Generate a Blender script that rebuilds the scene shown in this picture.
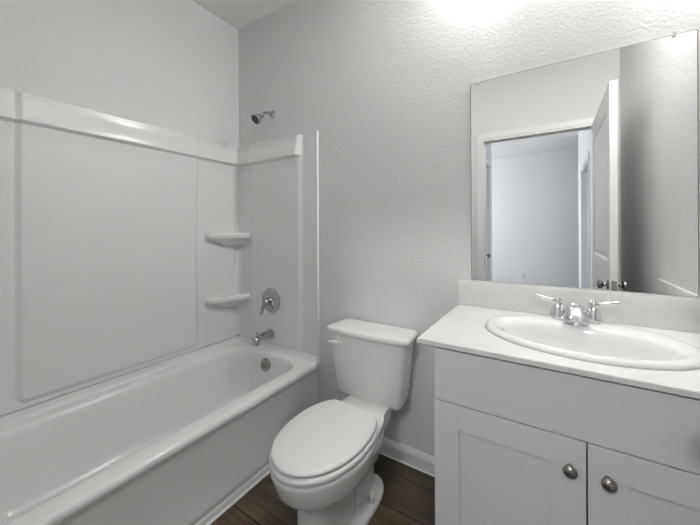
import bpy, bmesh, math, random
from mathutils import Vector, Matrix
PI = math.pi
C = bpy.context.scene
for o in list(bpy.data.objects): bpy.data.objects.remove(o)
COL = C.collection

# ---------------------------------------------------------------- camera, world, light, exposure
cam_d = bpy.data.cameras.new('camera'); cam = bpy.data.objects.new('camera', cam_d); COL.objects.link(cam)
cam.location = (1.9865, -1.5414, 1.2252)
cam.rotation_euler = (Matrix.Rotation(0.5708, 3, 'Z') @ Matrix.Rotation(PI/2, 3, 'X') @ Matrix.Rotation(-0.0044, 3, 'Z')).to_euler()
cam_d.sensor_width = 36; cam_d.lens = 312.18/700*36; cam_d.shift_y = -(262.5-230.17)/700
cam_d.clip_start = 0.02
C.camera = cam
w = bpy.data.worlds.new('sky'); C.world = w; w.use_nodes = True
wn = w.node_tree.nodes; bg = wn['Background']
sky = wn.new('ShaderNodeTexSky'); sky.sky_type = 'NISHITA'; sky.sun_elevation = math.radians(40); sky.sun_rotation = math.radians(200); sky.sun_disc = False
w.node_tree.links.new(sky.outputs[0], bg.inputs[0]); bg.inputs[1].default_value = 0.25
C.view_settings.view_transform = 'Standard'; C.view_settings.look = 'None'; C.view_settings.gamma = 1
C.view_settings.use_curve_mapping = False
C.view_settings.exposure = 0.06
VANITY_W, VANITY_LOW, VANITY_UP, VANITY_ENDS, CEIL_FILL_W, HALL_FILL_W = .8, 2.4, 25.0, (8.3, 20.0), 2.0, 13.2    # watts of the vanity bar's two faces, the added ceiling and hall fills
def area_light(name, loc, rot, sx, sy, power, col):
    l = bpy.data.lights.new(name, 'AREA'); l.shape = 'RECTANGLE'; l.size = sx; l.size_y = sy; l.energy = power; l.color = col
    o = bpy.data.objects.new(name, l); COL.objects.link(o); o.location = loc; o.rotation_euler = rot
    return o
# daylight through the window of the room at the end of the hall, and of the room beside the hall
area_light('daylight_living', (-1.3, -4.5, 1.55), (0, -PI/2, 0), 1.3, 1.6, 78, (.93, .96, 1))
area_light('daylight_bedroom', (4.86, -3.3, 1.5), (0, PI/2, 0), 1.3, 1.4, 30, (.62, .8, 1))

# ---------------------------------------------------------------- materials
def mat(name, col, rough=.5, metal=0, spec=.5, coat=0, trans=0, emit=None, estr=0):
    m = bpy.data.materials.new(name); m.use_nodes = True
    b = m.node_tree.nodes['Principled BSDF']
    if not isinstance(col, (tuple, list)): col = (col, col, col*.985)
    b.inputs['Base Color'].default_value = (*col, 1); b.inputs['Roughness'].default_value = rough
    b.inputs['Metallic'].default_value = metal; b.inputs['Specular IOR Level'].default_value = spec
    b.inputs['Coat Weight'].default_value = coat; b.inputs['Transmission Weight'].default_value = trans
    if emit: b.inputs['Emission Color'].default_value = (*emit, 1); b.inputs['Emission Strength'].default_value = estr
    return m
def bump(m, scale, dist, strength=1, detail=3, rough=.5):
    nt = m.node_tree; b = nt.nodes['Principled BSDF']
    tc = nt.nodes.new('ShaderNodeTexCoord'); n = nt.nodes.new('ShaderNodeTexNoise'); bp = nt.nodes.new('ShaderNodeBump')
    n.inputs['Scale'].default_value = scale; n.inputs['Detail'].default_value = detail; n.inputs['Roughness'].default_value = rough
    bp.inputs['Distance'].default_value = dist; bp.inputs['Strength'].default_value = strength
    nt.links.new(tc.outputs['Object'], n.inputs['Vector']); nt.links.new(n.outputs['Fac'], bp.inputs['Height'])
    nt.links.new(bp.outputs['Normal'], b.inputs['Normal'])
    return m
def speckle(m, col, scale, amount):
    nt = m.node_tree; b = nt.nodes['Principled BSDF']
    tc = nt.nodes.new('ShaderNodeTexCoord'); n = nt.nodes.new('ShaderNodeTexNoise'); r = nt.nodes.new('ShaderNodeValToRGB')
    n.inputs['Scale'].default_value = scale; n.inputs['Detail'].default_value = 4
    c0 = tuple(c*(1-amount) for c in col)
    r.color_ramp.elements[0].position = .35; r.color_ramp.elements[0].color = (*c0, 1)
    r.color_ramp.elements[1].position = .65; r.color_ramp.elements[1].color = (*col, 1)
    nt.links.new(tc.outputs['Object'], n.inputs['Vector']); nt.links.new(n.outputs['Fac'], r.inputs['Fac'])
    nt.links.new(r.outputs['Color'], b.inputs['Base Color'])
    return m
M = {}
M['wall'] = bump(mat('wall_paint', (.785, .785, .78), .6, spec=.3), 85, .003, .46, 2, .45)
M['ceiling'] = bump(mat('ceiling_paint', (.88, .88, .875), .75, spec=.2), 60, .004, .45)
M['trim'] = mat('trim_paint', (.82, .82, .815), .35)
M['acrylic'] = bump(mat('white_acrylic', (.86, .86, .855), .22), 3, .004, .2, 1)
M['tub'] = bump(mat('tub_enamel', (.88, .88, .875), .17), 4, .002, .15, 1)
M['china'] = mat('white_china', (.82, .82, .81), .1, coat=.3)
M['seat'] = mat('seat_plastic', (.80, .80, .79), .28)
M['counter'] = speckle(mat('cultured_marble', (.77, .77, .76), .25), (.77, .77, .755), 90, .02)
M['cabinet'] = bump(mat('cabinet_paint', (.72, .72, .725), .42), 120, .0008, .3)
M['chrome'] = mat('chrome', (.46, .46, .465), .10, 1)  # base colour darkened to stand in for dark reflections in the shower fittings
M['chrome_lit'] = mat('chrome_lit', (.80, .80, .805), .07, 1)  # same chrome, kept brighter to imitate the faucet's white reflections
M['nickel'] = bump(mat('brushed_nickel', (.36, .34, .32), .27, 1), 180, .0006, .3)
M['rubber'] = mat('nozzle_rubber', (.07, .07, .07), .6)
M['dark'] = mat('dark_gap', (.06, .06, .06), .7)
M['mirror'] = mat('mirror_silver', (.90, .91, .905), 0.0, 1)
M['mirror_edge'] = mat('mirror_edge', (.28, .31, .30), .15)
M['clip'] = mat('clear_plastic', (.72, .72, .71), .15)
M['glass'] = mat('window_glass', (.95, .97, 1), .02, trans=1)
M['shade'] = mat('frosted_shade', (.9, .9, .88), .4)
M['bulb'] = mat('lit_bulb', (1, 1, 1), .4, emit=(1, .98, .95), estr=.8)
M['door'] = mat('door_paint', (.76, .76, .75), .38)
M['plate'] = mat('outlet_plastic', (.72, .72, .71), .35)
M['caulk'] = mat('white_caulk', (.86, .86, .85), .3)
M['wall_hall'] = bump(mat('hall_wall_paint', (.78, .79, .80), .65, spec=.3), 75, .004, .4, 2)

def plank_mat():
    m = mat('vinyl_plank', (.05, .035, .025), .38); nt = m.node_tree; N = nt.nodes; L = nt.links; b = N['Principled BSDF']
    tc = N.new('ShaderNodeTexCoord')
    mp = N.new('ShaderNodeMapping'); mp.inputs['Location'].default_value = (.75, .105, 0); L.new(tc.outputs['Object'], mp.inputs['Vector'])
    br = N.new('ShaderNodeTexBrick'); br.offset = .37; br.inputs['Scale'].default_value = 1
    br.inputs['Brick Width'].default_value = 1.22; br.inputs['Row Height'].default_value = .183
    br.inputs['Mortar Size'].default_value = .0048; br.inputs['Mortar Smooth'].default_value = .3
    br.inputs['Color1'].default_value = (.12, .12, .12, 1); br.inputs['Color2'].default_value = (.95, .95, .9, 1); br.inputs['Mortar'].default_value = (0, 0, 0, 1)
    L.new(mp.outputs[0], br.inputs['Vector'])
    mp2 = N.new('ShaderNodeMapping'); mp2.inputs['Scale'].default_value = (3, 38, 1); L.new(tc.outputs['Object'], mp2.inputs['Vector'])
    add = N.new('ShaderNodeVectorMath'); add.operation = 'MULTIPLY_ADD'; add.inputs[1].default_value = (7, 0, 3); L.new(br.outputs['Color'], add.inputs[0]); L.new(mp2.outputs[0], add.inputs[2])
    n = N.new('ShaderNodeTexNoise'); n.inputs['Scale'].default_value = 1; n.inputs['Detail'].default_value = 6; n.inputs['Roughness'].default_value = .6; n.inputs['Distortion'].default_value = .6
    L.new(add.outputs[0], n.inputs['Vector'])
    n2 = N.new('ShaderNodeTexNoise'); n2.inputs['Scale'].default_value = 6; n2.inputs['Detail'].default_value = 3; L.new(tc.outputs['Object'], n2.inputs['Vector'])
    mx = N.new('ShaderNodeMath'); mx.operation = 'MULTIPLY_ADD'; mx.inputs[1].default_value = .45; L.new(n2.outputs['Fac'], mx.inputs[0]); 
    mx2 = N.new('ShaderNodeMath'); mx2.operation = 'MULTIPLY'; mx2.inputs[1].default_value = .6; L.new(n.outputs['Fac'], mx2.inputs[0]); L.new(mx2.outputs[0], mx.inputs[2])
    r = N.new('ShaderNodeValToRGB'); e = r.color_ramp.elements
    e[0].position = .3; e[0].color = (.024, .017, .010, 1); e[1].position = .75; e[1].color = (.20, .150, .095, 1)
    k = r.color_ramp.elements.new(.52); k.color = (.084, .059, .037, 1)
    L.new(mx.outputs[0], r.inputs['Fac'])
    hs = N.new('ShaderNodeMixRGB'); hs.blend_type = 'MULTIPLY'; hs.inputs[0].default_value = .45
    L.new(r.outputs[0], hs.inputs[1]); L.new(br.outputs['Color'], hs.inputs[2])
    mo = N.new('ShaderNodeMixRGB'); mo.inputs[2].default_value = (.008, .006, .004, 1)
    L.new(br.outputs['Fac'], mo.inputs[0]); L.new(hs.outputs[0], mo.inputs[1]); L.new(mo.outputs[0], b.inputs['Base Color'])
    bp = N.new('ShaderNodeBump'); bp.inputs['Distance'].default_value = .0015; bp.inputs['Strength'].default_value = .5
    iv = N.new('ShaderNodeMath'); iv.operation = 'MULTIPLY_ADD'; iv.inputs[1].default_value = -2; L.new(br.outputs['Fac'], iv.inputs[0]); L.new(n.outputs['Fac'], iv.inputs[2])
    L.new(iv.outputs[0], bp.inputs['Height']); L.new(bp.outputs[0], b.inputs['Normal'])
    return m
M['plank'] = plank_mat()

# ---------------------------------------------------------------- helpers
def obj(name, bm, m, parent=None, ang=35, loc=None):
    bmesh.ops.recalc_face_normals(bm, faces=bm.faces[:])
    for f in bm.faces: f.smooth = True
    a = math.radians(ang)
    for e in bm.edges:
        if len(e.link_faces) == 2 and e.calc_face_angle(0) > a: e.smooth = False
    me = bpy.data.meshes.new(name); bm.to_mesh(me); bm.free()
    o = bpy.data.objects.new(name, me); COL.objects.link(o); me.materials.append(M[m])
    if loc: o.location = loc
    if parent:
        o.parent = parent
        o.matrix_parent_inverse = parent_world(parent).inverted()
    return o
def parent_world(o):
    m = o.matrix_basis.copy()
    if o.parent: m = parent_world(o.parent) @ o.matrix_parent_inverse @ m
    return m
def thing(name, label, cat, loc, group=None):
    o = bpy.data.objects.new(name, None); COL.objects.link(o); o.empty_display_size = .1
    o.location = loc; o['label'] = label; o['category'] = cat
    if group: o['group'] = group
    return o
def tag(o, label, cat, group=None):
    o['label'] = label; o['category'] = cat
    if group: o['group'] = group
    return o
def struct(name, bm, m, ang=35):
    o = obj(name, bm, m, None, ang); o['kind'] = 'structure'; return o
def add_box(bm, x0, x1, y0, y1, z0, z1, bev=0, seg=2):
    r = bmesh.ops.create_cube(bm, size=1); vs = r['verts']
    bmesh.ops.scale(bm, vec=(x1-x0, y1-y0, z1-z0), verts=vs); bmesh.ops.translate(bm, vec=((x0+x1)/2, (y0+y1)/2, (z0+z1)/2), verts=vs)
    if bev:
        es = list({e for v in vs for e in v.link_edges})
        bmesh.ops.bevel(bm, geom=es, offset=bev, segments=seg, profile=.5, affect='EDGES')
    return bm
def box(*a, **k): return add_box(bmesh.new(), *a, **k)
def add_loft(bm, rings, cap0=True, cap1=True, closed=True):
    vs = [[bm.verts.new(p) for p in r] for r in rings]
    n = len(rings[0])
    for a, b in zip(vs, vs[1:]):
        for i in range(n if closed else n-1):
            j = (i+1) % n
            try: bm.faces.new((a[i], a[j], b[j], b[i]))
            except ValueError: pass
    if cap0: bm.faces.new(vs[0][::-1])
    if cap1: bm.faces.new(vs[-1])
    return bm
def add_lathe(bm, prof, mtx=Matrix(), n=32):
    rings = [[mtx @ Vector((max(r, 1e-4)*math.cos(2*PI*i/n), max(r, 1e-4)*math.sin(2*PI*i/n), z)) for i in range(n)] for r, z in prof]
    return add_loft(bm, rings)
def axis_mtx(p, d, up=(0, 0, 1)):
    z = Vector(d).normalized(); u = Vector(up)
    if abs(z.dot(u)) > .98: u = Vector((0, 1, 0))
    x = u.cross(z).normalized(); y = z.cross(x)
    m = Matrix((x, y, z)).transposed().to_4x4(); m.translation = Vector(p); return m
def add_tube(bm, pts, rad, n=16, sx=1):
    pts = [Vector(p) for p in pts]; rings = []
    if not isinstance(rad, (list, tuple)): rad = [rad]*len(pts)
    for i, p in enumerate(pts):
        d = (pts[min(i+1, len(pts)-1)]-pts[max(i-1, 0)])
        m = axis_mtx(p, d)
        rings.append([m @ Vector((rad[i]*sx*math.cos(2*PI*k/n), rad[i]*math.sin(2*PI*k/n), 0)) for k in range(n)])
    return add_loft(bm, rings)
def rrect(x0, x1, y0, y1, r, z, n=8):
    r = min(r, (x1-x0)/2-1e-4, (y1-y0)/2-1e-4); out = []
    for cx, cy, a0 in ((x1-r, y1-r, 0), (x0+r, y1-r, 90), (x0+r, y0+r, 180), (x1-r, y0+r, 270)):
        for k in range(n+1):
            a = math.radians(a0+90*k/n); out.append((cx+r*math.cos(a), cy+r*math.sin(a), z))
    return out
def ellipse(cx, cy, a, b, z, n=64): return [(cx+a*math.cos(2*PI*i/n), cy+b*math.sin(2*PI*i/n), z) for i in range(n)]
def ss(t): t = min(1, max(0, t)); return t*t*(3-2*t)
def lin(a, b, n): return [a+(b-a)*i/n for i in range(n+1)]
def gridlines(lo, hi, base, dense):
    s = set(round(v, 5) for v in lin(lo, hi, base))
    for c, wd, k in dense:
        for v in lin(c-wd, c+wd, k):
            if lo < v < hi: s.add(round(v, 5))
    s = sorted(s); out = [s[0]]
    for v in s[1:]:
        if v-out[-1] > .0011: out.append(v)
    out[-1] = hi; return out
def field(us, vs, f, P):
    """a moulded panel: height f(u,v) over a grid, closed at the back; P(u,v,h) gives the point"""
    bm = bmesh.new()
    F = [[bm.verts.new(P(u, v, f(u, v))) for v in vs] for u in us]; B = [[bm.verts.new(P(u, v, .0005)) for v in vs] for u in us]
    nu, nv = len(us), len(vs)
    for i in range(nu-1):
        for j in range(nv-1): bm.faces.new((F[i][j], F[i+1][j], F[i+1][j+1], F[i][j+1]))
    for i in range(nu-1):
        for j in (0, nv-1): bm.faces.new((F[i][j], F[i+1][j], B[i+1][j], B[i][j]))
    for j in range(nv-1):
        for i in (0, nu-1): bm.faces.new((F[i][j], F[i][j+1], B[i][j+1], B[i][j]))
    return bm

# ---------------------------------------------------------------- room shell
W, L, ZC, T = 2.4395, 1.6043, 2.746, .115
XO0, XO1, ZO = 1.462, 2.295, 2.050
struct('floor', box(-1.4, 4.9, -5.9, .15, -.1, 0), 'plank')
struct('ceiling', box(-1.4, 4.9, -5.9, .15, ZC, ZC+.1), 'ceiling')
struct('wall_left', box(-T, 0, -L, T, 0, ZC), 'wall')
struct('wall_back', box(0, W, 0, T, 0, ZC), 'wall')
struct('wall_right', box(W, W+T, -L, T, 0, ZC), 'wall')
bm = box(-T, XO0-.018, -L-T, -L, 0, ZC); add_box(bm, XO1+.018, W+T, -L-T, -L, 0, ZC); add_box(bm, XO0-.018, XO1+.018, -L-T, -L, ZO+.018, ZC)
struct('wall_front', bm, 'wall')
# hall and the rooms it leads to (seen in the mirror)
HX0, HX1 = 1.30, 2.365
D2A, D2B = -2.93, -2.10          # closed door on the hall's left wall
bm = box(HX0-T, HX0, D2B, -L-T, 0, ZC); add_box(bm, HX0-T, HX0, -3.2, D2A, 0, ZC); add_box(bm, HX0-T, HX0, D2A, D2B, 2.05, ZC)
struct('wall_hall_left', bm, 'wall_hall')
O3A, O3B = -4.02, -3.0           # open doorway on the hall's right wall
bm = box(HX1, HX1+T, O3B, -L-T, 0, ZC); add_box(bm, HX1, HX1+T, -4.66, O3A, 0, ZC); add_box(bm, HX1, HX1+T, O3A, O3B, 2.05, ZC)
struct('wall_hall_right', bm, 'wall_hall')
struct('wall_far', box(-1.4, 4.9, -5.9, -5.75, 0, ZC), 'wall_hall')
struct('wall_partition', box(-1.4, HX0-T, -3.2, -3.09, 0, ZC), 'wall_hall')
struct('wall_bedroom', box(HX1+T, 4.9, -4.66, -4.55, 0, ZC), 'wall_hall')
def win_wall(name, x0, x1, y0, y1, wy0, wy1, wz0, wz1):
    bm = box(x0, x1, y0, wy0, 0, ZC); add_box(bm, x0, x1, wy1, y1, 0, ZC); add_box(bm, x0, x1, wy0, wy1, 0, wz0); add_box(bm, x0, x1, wy0, wy1, wz1, ZC)
    struct(name, bm, 'wall_hall')
win_wall('wall_living', -1.4, -1.3, -5.75, -3.2, -5.3, -3.7, .9, 2.2)
win_wall('wall_east', 4.8, 4.9, -5.75, -1.7, -4.0, -2.6, .85, 2.15)
def window(name, x0, x1, y0, y1, z0, z1):
    bm = bmesh.new(); b = .05
    add_box(bm, x0, x1, y0, y0+b, z0, z1); add_box(bm, x0, x1, y1-b, y1, z0, z1); add_box(bm, x0, x1, y0+b, y1-b, z0, z0+b); add_box(bm, x0, x1, y0+b, y1-b, z1-b, z1)
    add_box(bm, x0, x1, y0+b, y1-b, (z0+z1)/2-.02, (z0+z1)/2+.02)
    return struct(name, bm, 'trim')
window('window_1', -1.38, -1.34, -5.3, -3.7, .9, 2.2)
window('window_2', 4.84, 4.88, -4.0, -2.6, .85, 2.15)

# baseboards: flat board with an ogee-like cap and a caulked foot
def base_prof(L0, L1, axis, off, sgn):
    prof = [(0, 0), (.0165, 0), (.0165, .004), (.0125, .008), (.0125, .062), (.0095, .066), (.0105, .072), (.007, .078), (.005, .086), (0, .0875)]
    bm = bmesh.new(); rings = []
    for t in (L0, L1):
        rings.append([(t, off+sgn*d, z) if axis == 'x' else (off+sgn*d, t, z) for d, z in prof])
    return add_loft(bm, rings)
struct('baseboard_back', base_prof(.795, 1.666, 'x', -.0005, -1), 'trim', 25)
struct('baseboard_right', base_prof(-1.585, -.56, 'y', W-.0005, -1), 'trim', 25)
struct('baseboard_front', base_prof(.80, 1.405, 'x', -L+.0005, 1), 'trim', 25)
struct('baseboard_hall', base_prof(-1.18, 4.7, 'x', -5.75+.0005, 1), 'trim', 25)

def casing(bm, axis, a0, a1, ztop, face, sgn, wd=.066, th=.016):
    """three mitred boards round an opening on a wall plane"""
    prof = [(0, 0), (0, th*.55), (wd*.22, th*.6), (wd*.3, th*.85), (wd*.7, th), (wd*.92, th), (wd, th*.8), (wd, 0)]
    def ring(u, z, du, dz): return [((u+du*p, face+sgn*t, z+dz*p) if axis == 'x' else (face+sgn*t, u+du*p, z+dz*p)) for p, t in prof]
    add_loft(bm, [ring(a0, .0, -1, 0), ring(a0, ztop, -1, 1), ring(a1, ztop, 1, 1), ring(a1, .0, 1, 0)])
    return bm
bm = casing(bmesh.new(), 'x', XO0+.004, XO1-.004, ZO-.004, -L+.0005, 1)
struct('trim_1', bm, 'trim', 25)
bm = bmesh.new()
add_box(bm, XO0-.018, XO0, -L-T, -L, 0, ZO+.018); add_box(bm, XO1, XO1+.018, -L-T, -L, 0, ZO+.018); add_box(bm, XO0, XO1, -L-T, -L, ZO, ZO+.018)
add_box(bm, XO0, XO0+.011, -L-.075, -L-.04, 0, ZO); add_box(bm, XO0+.011, XO1, -L-.075, -L-.04, ZO-.011, ZO)
jb = struct('trim_2', bm, 'trim')
bm = box(XO0-.0005, XO0+.0025, -L-.036, -L-.006, .885, .945, bev=.0008, seg=1)
obj('strike_plate', bm, 'nickel', jb)
struct('trim_3', casing(bmesh.new(), 'y', D2A, D2B, 2.05, HX0+.0005, 1), 'trim', 25)
struct('trim_4', casing(bmesh.new(), 'y', O3A, O3B, 2.05, HX1-.0005, -1), 'trim', 25)
bm = bmesh.new()
for y in (O3A, O3B-.015): add_box(bm, HX1, HX1+T, y, y+.015, 0, 2.05)
add_box(bm, HX1, HX1+T, O3A+.015, O3B-.015, 2.035, 2.05)
struct('trim_5', bm, 'trim')

# panelled doors
def door_leaf(P, width, height, th):
    """two-panel door; P(along, thickness, z)"""
    bm = bmesh.new()
    panels = [(.115, width-.115, 1.04, height-.13), (.115, width-.115, .24, .84)]
    def f(u, v):
        h = 0
        for a, b, c, d in panels:
            e = min(u-a, b-u, v-c, d-v)
            if e > 0: h = -.008*ss(e/.012)+.005*ss((e-.02)/.03)
        return h
    dense_u = [(.14, .045, 14), (width-.14, .045, 14)]; dense_v = [(1.065, .045, 14), (height-.155, .045, 14), (.265, .045, 14), (.815, .045, 14)]
    us = gridlines(0, width, 8, dense_u); vs = gridlines(0.008, height, 12, dense_v)
    for s in (-1, 1):
        F = [[bm.verts.new(P(u, s*(th/2+f(u, v)), v)) for v in vs] for u in us]
        for i in range(len(us)-1):
            for j in range(len(vs)-1): bm.faces.new((F[i][j], F[i+1][j], F[i+1][j+1], F[i][j+1]))
        if s == -1: A = F
    nu, nv = len(us), len(vs)
    for i in range(nu-1):
        for j in (0, nv-1): bm.faces.new((A[i][j], A[i+1][j], F[i+1][j], F[i][j]))
    for j in range(nv-1):
        for i in (0, nu-1): bm.faces.new((A[i][j], A[i][j+1], F[i][j+1], F[i][j]))
    return bm
KNOB = [(0, 0), (.027, 0), (.028, .003), (.025, .007), (.012, .009), (.0095, .015), (.0105, .021), (.019, .025), (.0255, .032), (.0262, .040), (.021, .048), (.010, .0525), (0, .053)]
DX, DY1 = 2.281, -.705
d1 = struct('door_1', door_leaf(lambda u, t, z: (DX+t, -L+.012+u, z), -L*-1-.012+DY1, 2.043, .035), 'door', 28)
for s in (-1, 1):
    obj('door_knob', add_lathe(bmesh.new(), KNOB, axis_mtx((DX+s*.0175, DY1-.066, .908), (s, 0, 0))), 'nickel', d1)
obj('latch_plate', box(DX-.0125, DX+.0125, DY1-.0005, DY1+.0015, .878, .938), 'nickel', d1)
for z in (.25, 1.05, 1.85):
    obj('hinge', add_lathe(bmesh.new(), [(.006, 0), (.006, .09)], Matrix.Translation((DX+.024, -L+.008, z-.045)), 12), 'nickel', d1)
d2 = struct('door_2', door_leaf(lambda u, t, z: (HX0-.03+t, D2A+.004+u, z), D2B-D2A-.008, 2.044, .035), 'door', 28)
obj('door_knob', add_lathe(bmesh.new(), KNOB, axis_mtx((HX0-.0125, D2A+.14, .895), (1, 0, 0))), 'nickel', d2)

# ---------------------------------------------------------------- vanity light (above the frame; the room's lamp)
ZV = 2.50
VL = thing('vanity_light', 'long box-shaped bar light on the wall above the mirror', 'light', (2.05, 0, ZV))
obj('housing', box(1.79, 2.31, -.060, -.001, ZV-.04, ZV+.075, bev=.004), 'nickel', VL)
obj('diffuser', box(1.80, 2.30, -.080, -.0605, ZV-.05, ZV+.065, bev=.008), 'bulb', VL)
obj('lower_diffuser', box(1.80, 2.30, -.059, -.012, ZV-.05, ZV-.0405, bev=.003), 'bulb', VL)
area_light('vanity_lamp_front', (2.05, -.084, ZV+.008), (-(PI/2-.2), 0, 0), .48, .10, VANITY_W, (1, .985, .965))
area_light('vanity_lamp_top', (2.05, -.042, ZV+.08), (PI, 0, 0), .48, .09, VANITY_UP, (1, .985, .965))
area_light('vanity_lamp_low', (2.05, -.045, ZV-.053), (0, 0, 0), .48, .06, VANITY_LOW, (1, .985, .965))
for nm, x, sg, pw in (('left', 1.786, 1, VANITY_ENDS[0]), ('right', 2.314, -1, VANITY_ENDS[1])):
    obj('end_diffuser', box(x-.003 if sg < 0 else x+.001, x-.001 if sg < 0 else x+.003, -.07, -.012, ZV-.045, ZV+.07), 'bulb', VL)
    area_light('vanity_lamp_'+nm, (x-sg*.006, -.042, ZV+.008), Vector((-.55, -.36, -.75) if sg > 0 else (.72, -.32, -.6)).to_track_quat('-Z', 'Y').to_euler(),   .06, .06, pw, (1, .985, .965))
CL = thing('ceiling_fill', 'added unseen fill light, round and flush, over the middle of the bathroom', 'light', (1.40, -.80, ZC))  # added lamp, out of view, to even out the bathroom light
obj('rim', add_lathe(bmesh.new(), [(.19, -.001), (.195, -.02), (.19, -.035), (.18, -.036), (.178, -.001)], Matrix.Translation((1.40, -.80, ZC)), 48), 'trim', CL)
obj('diffuser', add_lathe(bmesh.new(), [(.179, -.005), (.179, -.03), (.15, -.048), (.08, -.06), (.0, -.063)], Matrix.Translation((1.40, -.80, ZC)), 48), 'bulb', CL)
cl = area_light('ceiling_fill_lamp', (1.40, -.80, ZC-.066), (0, 0, 0), .36, .36, CEIL_FILL_W, (1, .99, .98)); cl.data.shape = 'DISK'
HL = thing('hall_fill', 'added unseen fill light, round and flush, on the hall ceiling', 'light', (1.86, -2.9, ZC))  # added lamp, out of view, aimed through the doorway to brighten the cabinet front
obj('rim', add_lathe(bmesh.new(), [(.19, -.001), (.195, -.02), (.19, -.035), (.18, -.036), (.178, -.001)], Matrix.Translation((1.86, -2.9, ZC)), 48), 'trim', HL)
obj('diffuser', add_lathe(bmesh.new(), [(.179, -.005), (.179, -.03), (.15, -.048), (.08, -.06), (.0, -.063)], Matrix.Translation((1.86, -2.9, ZC)), 48), 'bulb', HL)
hl = area_light('hall_fill_lamp', (1.86, -2.9, ZC-.066), (0, 0, 0), .36, .36, HALL_FILL_W, (1, .985, .97)); hl.data.shape = 'DISK'; hl.data.spread = math.radians(110); hl.rotation_euler = Vector((.02, .8, -.6)).to_track_quat('-Z', 'Y').to_euler()

# ---------------------------------------------------------------- bathtub
TX, TE = .766, -L+.003
tb = thing('bathtub', 'white alcove bathtub with smooth apron beside the toilet', 'bathtub', (TX/2, -L/2, 0))
def tr(x0, x1, y0, y1, r, z): return rrect(x0, x1, y0, y1, r, z, 10)
b0, b1 = TE, -.003
rings = [tr(.003, TX+.001, b0, b1, .004, .003), tr(.003, TX+.001, b0, b1, .004, .045), tr(.003, TX+.005, b0, b1, .004, .051), tr(.003, TX+.0055, b0, b1, .004, .056), tr(.003, TX+.003, b0, b1, .004, .066), tr(.003, TX-.004, b0, b1, .004, .10),
         tr(.003, TX-.010, b0, b1, .004, .16), tr(.003, TX-.0125, b0, b1, .004, .335), tr(.003, TX-.008, b0, b1, .005, .352), tr(.003, TX-.001, b0, b1, .006, .366), tr(.003, TX+.001, b0, b1, .006, .377),
         tr(.003, TX-.003, b0, b1, .006, .388), tr(.003, TX-.011, b0, b1, .006, .3945), tr(.003, TX-.022, b0, b1, .006, .397)]
i0, i1, j0, j1 = .085, TX-.077, TE+.075, -.062
for ins, r, z in ((0, .13, .3975), (.006, .13, .396), (.012, .13, .391), (.017, .128, .380), (.022, .125, .36), (.034, .12, .28), (.05, .115, .18), (.062, .11, .13), (.078, .10, .095), (.10, .09, .078), (.13, .07, .072)):
    dn = max(0, .3975-z)
    rings.append(tr(i0+ins, i1-ins, j0+ins+dn*.45, j1-ins*.8, r, z))
bm = add_loft(bmesh.new(), rings, cap0=False)
# tile flange along the walls
fl = [(.0005, .39), (.050, .393), (.036, .397), (.0285, .405), (.0250, .420), (.0235, .4365), (.0225, .4392), (.0005, .4395)]
add_loft(bm, [[(d, TE, z) for d, z in fl], [(d, -.06, z) for d, z in fl]] +
         [[(.0005+ (d-.0005)*math.cos(0)+.045*(1-math.cos(a))*(1 if d > .01 else 0), -.06+.045*math.sin(a)*(1 if d > .01 else 1.3), z) for d, z in fl] for a in (.5, 1.0)], True, True)
add_loft(bm, [[(x, -d, z) for d, z in fl] for x in (.045, TX)])
obj('tub_body', bm, 'tub', tb, 40)
def plug(name, prof, p, d, m, parent, n=32): return obj(name, add_lathe(bmesh.new(), prof, axis_mtx(p, d), n), m, parent)
ov = plug('overflow_plate', [(.041, -.004), (.042, .004), (.039, .010), (.030, .014), (.027, .0125), (.0, .0125)], (.378, -.0895, .327), (0, -1, .12), 'nickel', tb)
bm = bmesh.new()
for k in range(6):
    a = k*PI/3; m4 = axis_mtx((.378, -.0895, .327), (0, -1, .12))
    add_lathe(bm, [(.0045, .012), (.0045, .0135), (.001, .0136)], m4 @ Matrix.Translation((.015*math.cos(a), .015*math.sin(a), 0)), 10)
obj('drain_hole', bm, 'rubber', ov)
plug('drain', [(.035, -.003), (.036, .002), (.03, .004), (.012, .005), (0, .006)], (.37, -.26, .0735), (0, 0, 1), 'chrome', tb)
# caulked quarter-round along the foot of the apron
q = [(TX+.0015, .0005), (TX+.0225, .0005), (TX+.0215, .0035), (TX+.017, .0065), (TX+.014, .009), (TX+.0125, .027), (TX+.0105, .0305), (TX+.0015, .031)]
struct('trim_6', add_loft(bmesh.new(), [[(x, TE, z) for x, z in q], [(x, -.02, z) for x, z in q]]), 'caulk')

# ---------------------------------------------------------------- moulded wall surround
ZS, ZB, ZL = 1.846, .4434, 1.712
sr = thing('tub_surround', 'white moulded wall surround with shelves above the bathtub', 'shower surround', (0.3, -.4, ZB))
def cove(t, r=.034):
    if t >= r: return 0
    return r-math.sqrt(max(0, r*r-(r-t)**2))
def band(z):
    """upper band that swells to a rounded lip, over a hollow"""
    if z >= ZL: return .030+.014*(1-ss((z-ZL-.004)/.10)) - .024*ss((z-ZS+.009)/.009)
    k = ZL-z
    return .044-.006*ss(k/.004)-.014*ss((k-.002)/.012)-.006*ss(k/.085)
def rr_in(y, z, y0, y1, z0, r=.03):
    """distance inside a round-cornered panel that runs up past the band"""
    dx = max(y0+r-y, y-(y1-r)); dz = z0+r-z
    return r-math.hypot(max(dx, 0), max(dz, 0)) if dx > 0 and dz > 0 else min(y-y0, y1-y, z-z0)
def f_left(y, z):
    h = band(z)+.004
    e = rr_in(y, z, -1.176, -.358, .474)
    wd = .022 if y < -.8 else .014
    h += .010*ss((e+wd*.4)/wd) - .003*math.exp(-((e+wd*.4+.003)/.004)**2)
    h -= .012*ss((y+.066)/.014)
    return h + cove(-y, .05)*.97
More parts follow.
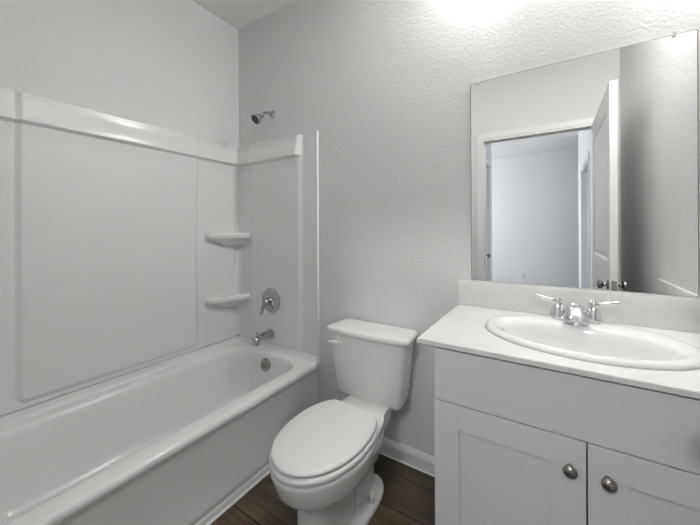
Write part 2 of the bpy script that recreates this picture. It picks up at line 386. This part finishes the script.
us = gridlines(TE, -.0007, 30, [(-.358, .036, 26), (-1.176, .036, 26), (-.026, .026, 22), (-.059, .010, 12)]); vs = gridlines(ZB, ZS, 30, [(ZL, .02, 30), (ZS, .012, 12), (.482, .032, 26), (ZL-.05, .05, 16), (ZL+.06, .05, 14), (ZB+.012, .012, 6)])
obj('side_panel', field(us, vs, f_left, lambda y, z, h: (h, y, z)), 'acrylic', sr, 50)
def f_end(x, z):
    a = ss((x-.604)/.044)
    h = (band(z)+.004)*(1-a)+.010*a
    h -= .003*(1-ss((x-.136)/.022))
    if x > TX-.012: h += .004*ss((x-TX+.012)/.003) - .013*ss((x-TX+.0045)/.0045)
    return max(.0008, h + cove(x, .05)*.96)
us = gridlines(.0007, TX, 22, [(.147, .016, 12), (.626, .03, 24), (TX-.006, .0075, 16), (.026, .026, 22)])
obj('end_panel', field(us, vs, f_end, lambda x, z, h: (x, -h, z)), 'acrylic', sr, 50)
def shelf(zt):
    def outline(s, z):
        X1, Y1 = .137, -.296
        pts = [(.012, -.012), (X1*s, -.012), (X1*s, -.030*s), ((X1-.004)*s, -.046*s)]
        P0, P1, P2, P3 = ((X1-.010)*s, -.058*s), (.112*s, -.115*s), (.088*s, -.20*s), (.074*s, -.268*s)
        for k in range(13):
            t = k/12; a = (1-t)**3; b = 3*t*(1-t)**2; c = 3*t*t*(1-t); d = t**3
            pts.append((a*P0[0]+b*P1[0]+c*P2[0]+d*P3[0], a*P0[1]+b*P1[1]+c*P2[1]+d*P3[1]))
        pts += [(.068*s, -.284*s), (.055*s, Y1*s+.003), (.035*s, Y1*s), (.012, Y1*s)]
        return [(x, y, z) for x, y in pts]
    r = [outline(.60, zt-.085), outline(.74, zt-.062), outline(.88, zt-.047), outline(.955, zt-.040), outline(.99, zt-.032), outline(1.0, zt-.020), outline(1.0, zt-.011), outline(.985, zt-.003), outline(.965, zt), outline(.94, zt), outline(.91, zt-.003), outline(.88, zt-.004)]
    return add_loft(bmesh.new(), r)
for zt in (1.209, .766): obj('corner_shelf', shelf(zt), 'acrylic', sr, 50)

# ---------------------------------------------------------------- shower fittings
SX = .358
sh = thing('overhead_shower', 'small chrome shower head on a bent arm, high above the tub', 'shower head', (SX, 0, 2.03))
plug('flange', [(.029, .0005), (.029, .003), (.024, .009), (.014, .013), (.011, .016), (.0, .016)], (SX, 0, 2.03), (0, -1, 0), 'chrome', sh)
obj('arm', add_tube(bmesh.new(), [(SX, -.004, 2.03), (SX, -.034, 2.034), (SX, -.052, 2.032), (SX, -.068, 2.026), (SX, -.082, 2.015), (SX, -.094, 2.001)], .0088, 14), 'chrome', sh)
hd = Vector((-.03, -.78, -.66)).normalized(); hp = Vector((SX, -.091, 2.004))
hd_o = plug('head', [(0.0000, 0.0000), (0.0137, 0.0000), (0.0165, 0.0066), (0.0137, 0.0143), (0.0160, 0.0198), (0.0205, 0.0286), (0.0296, 0.0528), (0.0353, 0.0616), (0.0370, 0.0682), (0.0353, 0.0737), (0.0319, 0.0748), (0.0000, 0.0726)], hp, hd, 'chrome', sh)
plug('spray_face', [(0.0313, 0.0660), (0.0308, 0.0754), (0.0228, 0.0765), (0.0217, 0.0754), (0.0114, 0.0759), (0.0000, 0.0770)], hp, hd, 'rubber', hd_o)
va = thing('shower_valve', 'round chrome shower valve plate with one lever, above the spout', 'shower valve', (SX, -.03, .745))
VP = Vector((.368, -.030, .745))
plug('escutcheon', [(.083, -.004), (.084, .003), (.080, .008), (.06, .012), (.035, .015), (.03, .018), (.0, .018)], VP, (0, -1, 0), 'chrome', va, 48)
h = plug('handle', [(.026, .01), (.026, .03), (.0235, .040), (.021, .056), (.017, .062), (.0, .064)], VP, (0, -1, 0), 'chrome', va)
obj('lever', add_tube(bmesh.new(), [VP+Vector((0, -.05, 0)), VP+Vector((-.012, -.056, -.03)), VP+Vector((-.018, -.064, -.055)), VP+Vector((-.022, -.068, -.082)), VP+Vector((-.023, -.069, -.088))], [.016, .015, .012, .0105, .006], 14), 'chrome', h)
sp = thing('tub_spout', 'chrome tub spout with a diverter knob, under the valve', 'tub spout', (.366, -.03, .51))
obj('spout_body', add_tube(bmesh.new(), [(.366, -.030, .517), (.366, -.034, .517), (.366, -.05, .516), (.366, -.12, .511), (.366, -.158, .506), (.366, -.172, .504), (.366, -.177, .503)], [.029, .0315, .0315, .029, .0275, .0235, .013], 24), 'chrome', sp)
obj('outlet_mouth', box(.346, .386, -.172, -.138, .474, .492, bev=.007), 'chrome', sp)
plug('diverter_knob', [(.003, -.01), (.003, .012), (.007, .014), (.007, .021), (.004, .024)], (.366, -.150, .535), (0, 0, 1), 'chrome', sp, 16)

# ---------------------------------------------------------------- toilet
TXC, TXB = 1.203, 1.225
to = thing('toilet', 'white two-piece toilet with lid down between tub and vanity', 'toilet', (TXC, -.4, 0))
def egg(hw, yf, yb, ym, z, nf=2.0, nb=2.6, n=96, cx=TXB, clip=9):
    """outline: rounded nose at yf, squarer back at yb, widest at ym"""
    out = []
    for i in range(n):
        t = 2*PI*i/n; c, s = math.cos(t), math.sin(t)
        if c >= 0: e = nf; ly = ym-yf; sg = -1
        else: e = nb; ly = yb-ym; sg = 1
        x = hw*math.copysign(abs(s)**(2/e), s); y = ym+sg*ly*abs(c)**(2/e)
        if y > clip-.012: y = clip-.012+.012*math.tanh((y-clip+.012)/.012)
        out.append((cx+x, y, z))
    return out
bowl = [(.080, -.668, -.38, -.50, .001, 2.6, 3.2), (.079, -.668, -.38, -.50, .05, 2.6, 3.2), (.078, -.668, -.37, -.50, .14, 2.6, 3.2), (.080, -.672, -.35, -.50, .205, 2.5, 3.2), (.088, -.682, -.32, -.50, .238, 2.4, 3.4), (.122, -.71, -.25, -.49, .256, 2.2, 4), (.152, -.742, -.18, -.49, .266, 2.1, 5),
        (.164, -.757, -.11, -.49, .280, 2.05, 5.5), (.172, -.770, -.09, -.50, .30, 2.05, 6), (.178, -.782, -.07, -.50, .34, 2.05, 6), (.1815, -.789, -.055, -.51, .366, 2.05, 7), (.1825, -.791, -.05, -.51, .376, 2.05, 7), (.180, -.788, -.05, -.51, .3835, 2.05, 7), (.170, -.778, -.055, -.51, .386, 2.05, 7)]
def ring_bowl(hw, yf, yb, ym, z, nf, nb):
    out = []
    for x, y, zz in egg(hw, yf, yb, ym, z, nf, nb):      # the deck behind the seat is narrower than the rim
        k = ss((y+.41)/.19)*ss((z-.2)/.08)
        out.append((TXB+(x-TXB)*(1-.385*k)-.010*(1-ss((z-.2)/.06)), y, zz))
    return out
bm = add_loft(bmesh.new(), [ring_bowl(*b[:4], b[4]-.008*ss((b[4]-.27)/.08), *b[5:]) for b in bowl])
trap = [(.062, -.42, -.20, -.31, .02), (.058, -.42, -.205, -.31, .10), (.062, -.42, -.17, -.30, .20), (.085, -.42, -.12, -.28, .29), (.10, -.42, -.09, -.28, .35)]
add_loft(bm, [egg(a, b, c, d, e, 2.6, 3.0) for a, b, c, d, e in trap])
foot = [(.117, -.662, -.172, -.40, .001), (.117, -.662, -.172, -.40, .014), (.112, -.66, -.177, -.40, .022), (.106, -.655, -.184, -.40, .027), (.085, -.64, -.195, -.40, .031), (.06, -.60, -.21, -.40, .033)]
add_loft(bm, [egg(a, b, c, d, e, 3.4, 3.2) for a, b, c, d, e in foot])
obj('bowl', bm, 'china', to, 45)
for s in (-1, 1): plug('bolt_cap', [(.0, -.026), (.0165, -.026), (.0165, .010), (.0145, .020), (.009, .025), (.0, .026)], (TXB+s*.092, -.332, .034), (0, 0, 1), 'seat', to, 20)
st = [(.166, -.780, -.301, -.53, .3875), (.176, -.790, -.294, -.53, .390), (.1795, -.7935, -.291, -.53, .398), (.1785, -.792, -.301, -.53, .4065), (.174, -.787, -.304, -.53, .4105), (.160, -.775, -.314, -.53, .411)]
obj('seat', add_loft(bmesh.new(), [egg(*q_[:4], q_[4]-.008, 2.05, 2.35, clip=q_[2]-.036) for q_ in st]), 'seat', to, 50)
ld = [(.155, -.768, -.309, -.53, .4150), (.166, -.779, -.299, -.53, .4170), (.1725, -.786, -.29, -.53, .4215), (.1715, -.785, -.291, -.53, .427), (.167, -.781, -.302, -.53, .4305), (.155, -.769, -.312, -.53, .4322), (.10, -.70, -.35, -.53, .4335), (.03, -.6, -.43, -.53, .434)]
obj('lid', add_loft(bmesh.new(), [egg(*q_[:4], q_[4]-.008, 2.05, 2.35, clip=q_[2]-.036) for q_ in ld]), 'seat', to, 50)
for s in (-1, 1): obj('hinge', box(TXB+s*.068-.014, TXB+s*.068+.014, -.339, -.315,   .377, .403, bev=.006), 'seat', to)
def tank_ring(hw, yb, yf, bow, z, r=.03, ny=12):
    """rounded rectangle whose front bows out"""
    pts = rrect(TXC-hw, TXC+hw, yf, yb, r, z, 8); out = []
    # add points along the front so it can bow
    res = []
    for i, p in enumerate(pts):
        res.append(p); q_ = pts[(i+1) % len(pts)]
        if abs(q_[0]-p[0]) > .1:
            for k in range(1, ny): t = k/ny; res.append((p[0]+(q_[0]-p[0])*t, p[1]+(q_[1]-p[1])*t, z))
    for x, y, zz in res:
        u = (x-TXC)/hw; fr = (yb-y)/(yb-yf)
        out.append((TXC+(x-TXC)*(1-.075*(1-fr)), y-bow*(1-u*u)*max(0, fr), zz))
    return out
tk = [(.155, -.05, -.150, .014, .360), (.176, -.038, -.166, .02, .3625), (.184, -.034, -.172, .022, .371), (.1865, -.033, -.174, .022, .385), (.199, -.029, -.182, .022, .50), (.211, -.026, -.189, .022, .62), (.2165, -.024, -.191, .022, .684), (.206, -.03, -.186, .022, .686)]
obj('tank', add_loft(bmesh.new(), [tank_ring(*q_, r=.02) for q_ in tk]), 'china', to, 50)
tl = [(.222, -.020, -.190, .022, .6865), (.2335, -.016, -.200, .022, .688), (.2375, -.014, -.203, .022, .692), (.2385, -.014, -.204, .022, .700), (.2375, -.014, -.203, .022, .7085), (.233, -.018, -.199, .022, .7145), (.226, -.025, -.192, .022, .7172), (.20, -.045, -.17, .018, .7185)]
obj('tank_lid', add_loft(bmesh.new(), [tank_ring(*q_, r=.026) for q_ in tl]), 'china', to, 50)
LX = TXC-.152; LY = -.203
fv = plug('flush_lever', [(.0, -.014), (.0225, -.014), (.023, .006), (.021, .011), (.013, .013), (.0, .0135)], (LX, LY, .646), (0, -1, 0), 'seat', to, 24)
obj('lever_arm', add_tube(bmesh.new(), [(LX+.010, LY-.014, .647), (LX+.004, LY-.018, .647), (LX-.018, LY-.022, .645), (LX-.034, LY-.023, .642), (LX-.046, LY-.022, .640), (LX-.050, LY-.022, .640)], [.005, .0095, .0095, .009, .008, .004], 12), 'seat', fv)

# ---------------------------------------------------------------- vanity
VX0, VX1, VF = 1.668, W-.001, -.530
ZT, CT = .871, .017
vc = thing('vanity_cabinet', 'painted shaker vanity cabinet with two doors under the sink', 'cabinet', ((VX0+VX1)/2, -.27, 0))
bm = bmesh.new()
add_box(bm, VX0, VX0+.016, VF, -.002, .0, ZT-CT-.0005); add_box(bm, VX1-.016, VX1, VF, -.002, 0, ZT-CT-.0005)
add_box(bm, VX0+.016, VX1-.016, VF, -.002, .10, .116); add_box(bm, VX0+.016, VX1-.016, -.012, -.002, .116, ZT-CT-.001)
add_box(bm, VX0+.016, VX1-.016, VF+.06, VF+.075, .0, .10)
add_box(bm, VX0+.016, VX1-.016, VF, VF+.018, ZT-CT-.04, ZT-CT-.0005); add_box(bm, VX0+.016, VX1-.016, VF, VF+.018, .655, .70)
add_box(bm, VX0+.016, VX1-.016, VF, VF+.018, .116, .135)
obj('carcass', bm, 'cabinet', vc)
XM = 2.0625
obj('drawer_front', box(VX0+.002, VX1-.004, VF-.020, VF-.001, .684, ZT-CT-.006, bev=.0012, seg=1), 'cabinet', vc)
def shaker(x0, x1, z0, z1, wd=.077):
    bm = bmesh.new(); y0, y1 = VF-.020, VF-.001
    b = dict(bev=.0009, seg=1)
    add_box(bm, x0, x0+wd, y0, y1, z0, z1, **b); add_box(bm, x1-wd, x1, y0, y1, z0, z1, **b)
    add_box(bm, x0+wd, x1-wd, y0, y1, z1-wd, z1, **b); add_box(bm, x0+wd, x1-wd, y0, y1, z0, z0+wd, **b)
    add_box(bm, x0+wd-.004, x1-wd+.004, y0+.008, y1-.002, z0+wd-.004, z1-wd+.004)
    return bm
KN = [(.0, 0), (.0085, 0), (.008, .003), (.006, .009), (.0065, .013), (.0125, .0165), (.0158, .019), (.0162, .022), (.0145, .026), (.009, .0295), (.0, .0305)]
for x0, x1, kx in ((VX0+.002, XM-.0018, 2.0265), (XM+.0018, VX1-.004, 2.1035)):
    d = obj('door', shaker(x0, x1, .105, .6805), 'cabinet', vc)
    plug('knob', KN, (kx, VF-.0198, .607), (0, -1, 0), 'nickel', d)

SXC, SYC, SA, SB = 2.066, -.285, .283, .214
vt = thing('countertop', 'off-white vanity countertop with backsplash and side splash', 'countertop', ((VX0+VX1)/2, -.28, ZT-CT))
CX0, CX1, CY0, CY1 = 1.616, W-.001, -.5615, -.001
angs = sorted([2*PI*i/64 for i in range(64)]+[math.atan2(y-SYC, x-SXC) % (2*PI) for x in (CX0, CX1) for y in (CY0, CY1)])
def rect_pt(a, ins=0):
    c, s = math.cos(a), math.sin(a); t = 1e9
    for v, d, lo, hi in ((SXC, c, CX0+ins, CX1-ins), (SYC, s, CY0+ins, CY1-ins)):
        if abs(d) > 1e-9: t = min(t, ((hi if d > 0 else lo)-v)/d)
    return SXC+c*t, SYC+s*t
def rr_(ins, z): return [(*rect_pt(a, ins), z) for a in angs]
def hole(k, z):
    out = []
    for a in angs:
        c, s = math.cos(a), math.sin(a); r = 1/math.sqrt((c/(SA*k))**2+(s/(SB*k))**2); out.append((SXC+c*r, SYC+s*r, z))
    return out
bm = add_loft(bmesh.new(), [hole(.9, ZT-CT), rr_(.0015, ZT-CT), rr_(0, ZT-CT+.0015), rr_(0, ZT-.0025), rr_(.0025, ZT), hole(.9, ZT), hole(.9, ZT-CT)], False, False)
bmesh.ops.remove_doubles(bm, verts=bm.verts[:], dist=1e-5)
obj('counter_slab', bm, 'counter', vt)
ZBS = .9845
obj('backsplash', box(CX0, CX1-.0195, -.0195, -.0012, ZT+.0003, ZBS, bev=.0022), 'counter', vt)
obj('side_splash', box(CX1-.0185, CX1-.0005, CY0+.006, -.0012, ZT+.0003, ZBS, bev=.0022), 'counter', vt)

sk = thing('sink', 'white oval drop-in sink set in the vanity top', 'sink', (SXC, SYC, ZT))
rs = []
for a, b, dy, z in ((SA-.012, SB-.012, 0, ZT-.008), (SA-.002, SB-.002, 0, ZT+.0006), (SA, SB, 0, ZT+.006), (SA-.003, SB-.003, 0, ZT+.012), (SA-.010, SB-.010, 0, ZT+.0155), (SA-.020, SB-.020, 0, ZT+.0165), (SA-.032, SB-.034, -.004, ZT+.015),
                    (SA-.052, SB-.064, -.026, ZT+.0115), (SA-.060, SB-.071, -.028, ZT+.006), (SA-.067, SB-.077, -.028, ZT-.006), (SA-.078, SB-.085, -.028, ZT-.03), (SA-.095, SB-.095, -.026, ZT-.08), (SA-.13, SB-.115, -.022, ZT-.115), (SA-.18, SB-.145, -.015, ZT-.13), (SA-.25, SB-.18, -.01, ZT-.134), (.024, .024, -.01, ZT-.136)):
    rs.append(ellipse(SXC, SYC+dy, a, b, z, 72))
obj('basin', add_loft(bmesh.new(), rs, cap0=False), 'china', sk, 50)
plug('drain', [(.023, -.006), (.024, .003), (.02, .004), (.017, .002), (.016, .006), (.008, .008), (.0, .008)], (SXC, SYC-.01, ZT-.135), (0, 0, 1), 'chrome', sk)

# faucet
FX, FY, FZ = 2.063, -.108, ZT+.0155
fa = thing('faucet', 'chrome two-handle faucet standing at the back of the sink', 'faucet', (FX, FY, FZ))
def oblong(hx, hy, z, dy=0): return rrect(FX-hx, FX+hx, FY-hy+dy, FY+hy+dy, hy*.98, z, 8)
obj('base_plate', add_loft(bmesh.new(), [oblong(.078, .027, FZ-.004), oblong(.079, .028, FZ+.003), oblong(.077, .026, FZ+.009), oblong(.070, .020, FZ+.013)]), 'chrome_lit', fa)
def rsec(cx, hw, y, z, hh, tilt, topk=.6):
    """cross section of the spout, perpendicular to its run"""
    out = []
    for i in range(24):
        t = 2*PI*i/24; c, s = math.cos(t), math.sin(t); e = 2/3.2
        xx = hw*math.copysign(abs(c)**e, c); zz = hh*math.copysign(abs(s)**e, s)
        if zz > 0: xx *= topk+(1-topk)*(1-zz/hh)
        out.append((cx+xx, y-zz*math.sin(tilt), z+zz*math.cos(tilt)))
    return out
spt = [rsec(FX, .022, FY+.026, FZ+.012, .012, .0, .9), rsec(FX, .027, FY+.020, FZ+.032, .028, .1, .8), rsec(FX, .030, FY-.002, FZ+.035, .030, .25, .78), rsec(FX, .034, FY-.028, FZ+.029, .026, .45, .72), rsec(FX, .038, FY-.050, FZ+.020, .020, .65, .66), rsec(FX, .040, FY-.066, FZ+.011, .014, .75, .62), rsec(FX, .037, FY-.072, FZ+.008, .010, .75, .62)]
obj('spout', add_loft(bmesh.new(), spt), 'chrome_lit', fa, 50)
plug('aerator', [(.0, -.004), (.0115, -.004), (.0115, .010), (.0, .010)], (FX, FY-.055, FZ-.001), (0, 0, 1), 'chrome_lit', fa, 20)
for s in (-1, 1):
    hx = FX+s*.0545
    h = plug('handle', [(.0, .004), (.0275, .004), (.0275, .016), (.0255, .022), (.0215, .034), (.0185, .046), (.0145, .055), (.0155, .059), (.0165, .066), (.013, .074), (.006, .077), (.0, .0775)], (hx, FY, FZ), (0, 0, 1), 'chrome_lit', fa)
    obj('lever', add_tube(bmesh.new(), [(hx-s*.004, FY, FZ+.064), (hx+s*.014, FY+.002, FZ+.067), (hx+s*.036, FY+.006, FZ+.070), (hx+s*.058, FY+.010, FZ+.0735), (hx+s*.070, FY+.012, FZ+.0755), (hx+s*.074, FY+.013, FZ+.076)], [.009, .0065, .0055, .0065, .0065, .003], 12), 'chrome_lit', h)

# ---------------------------------------------------------------- mirror
MX0, MX1, MZ0, MZ1 = 1.6735, 2.4125, .989, 1.907
mi = thing('wall_mirror', 'large frameless mirror on the wall above the vanity', 'mirror', ((MX0+MX1)/2, 0, MZ0))
def mrect(ins, y): return [(x, y, z) for x, z, _ in [(p[0], p[1], 0) for p in rrect(MX0+ins, MX1-ins, MZ0+ins, MZ1-ins, .008, 0, 4)]]
obj('glass_edge', add_loft(bmesh.new(), [mrect(0, -.0008), mrect(0, -.0046), mrect(.0010, -.0056)]), 'mirror_edge', mi)
obj('silvered_face', add_loft(bmesh.new(), [mrect(.0032, -.0050), mrect(.0032, -.0059)]), 'mirror', mi)
obj('bottom_channel', box(MX0, MX1, -.0095, -.0008, .9852, .9905), 'clip', mi)
for x, z in ((1.706, MZ1), (2.353, MZ1)):
    bm = box(x-.006, x+.006, -.009, -.0062, z-.011, z+.004, bev=.001); add_box(bm, x-.006, x+.006, -.0085, -.0005, z+.0006, z+.013, bev=.001)
    add_lathe(bm, [(.0035, 0), (.003, .002), (.0, .0025)], axis_mtx((x, -.0084, z+.0075), (0, -1, 0)), 12)
    obj('mirror_clip', bm, 'clip', mi)

# ---------------------------------------------------------------- outlet in the room beyond (seen in the mirror)
oc = thing('wall_outlet', 'small wall outlet on the far wall, seen in the mirror', 'outlet', (1.51, -5.75, .29))
obj('cover_plate', box(1.475, 1.545, -5.7495, -5.744, .233, .347, bev=.002), 'plate', oc)
for z in (.265, .315):
    r = obj('receptacle', box(1.494, 1.526, -5.7445, -5.742, z-.014, z+.014, bev=.001), 'plate', oc)
    bm = box(1.502, 1.505, -5.7425, -5.7415, z-.004, z+.006); add_box(bm, 1.515, 1.518, -5.7425, -5.7415, z-.004, z+.006)
    obj('slot', bm, 'dark', r)
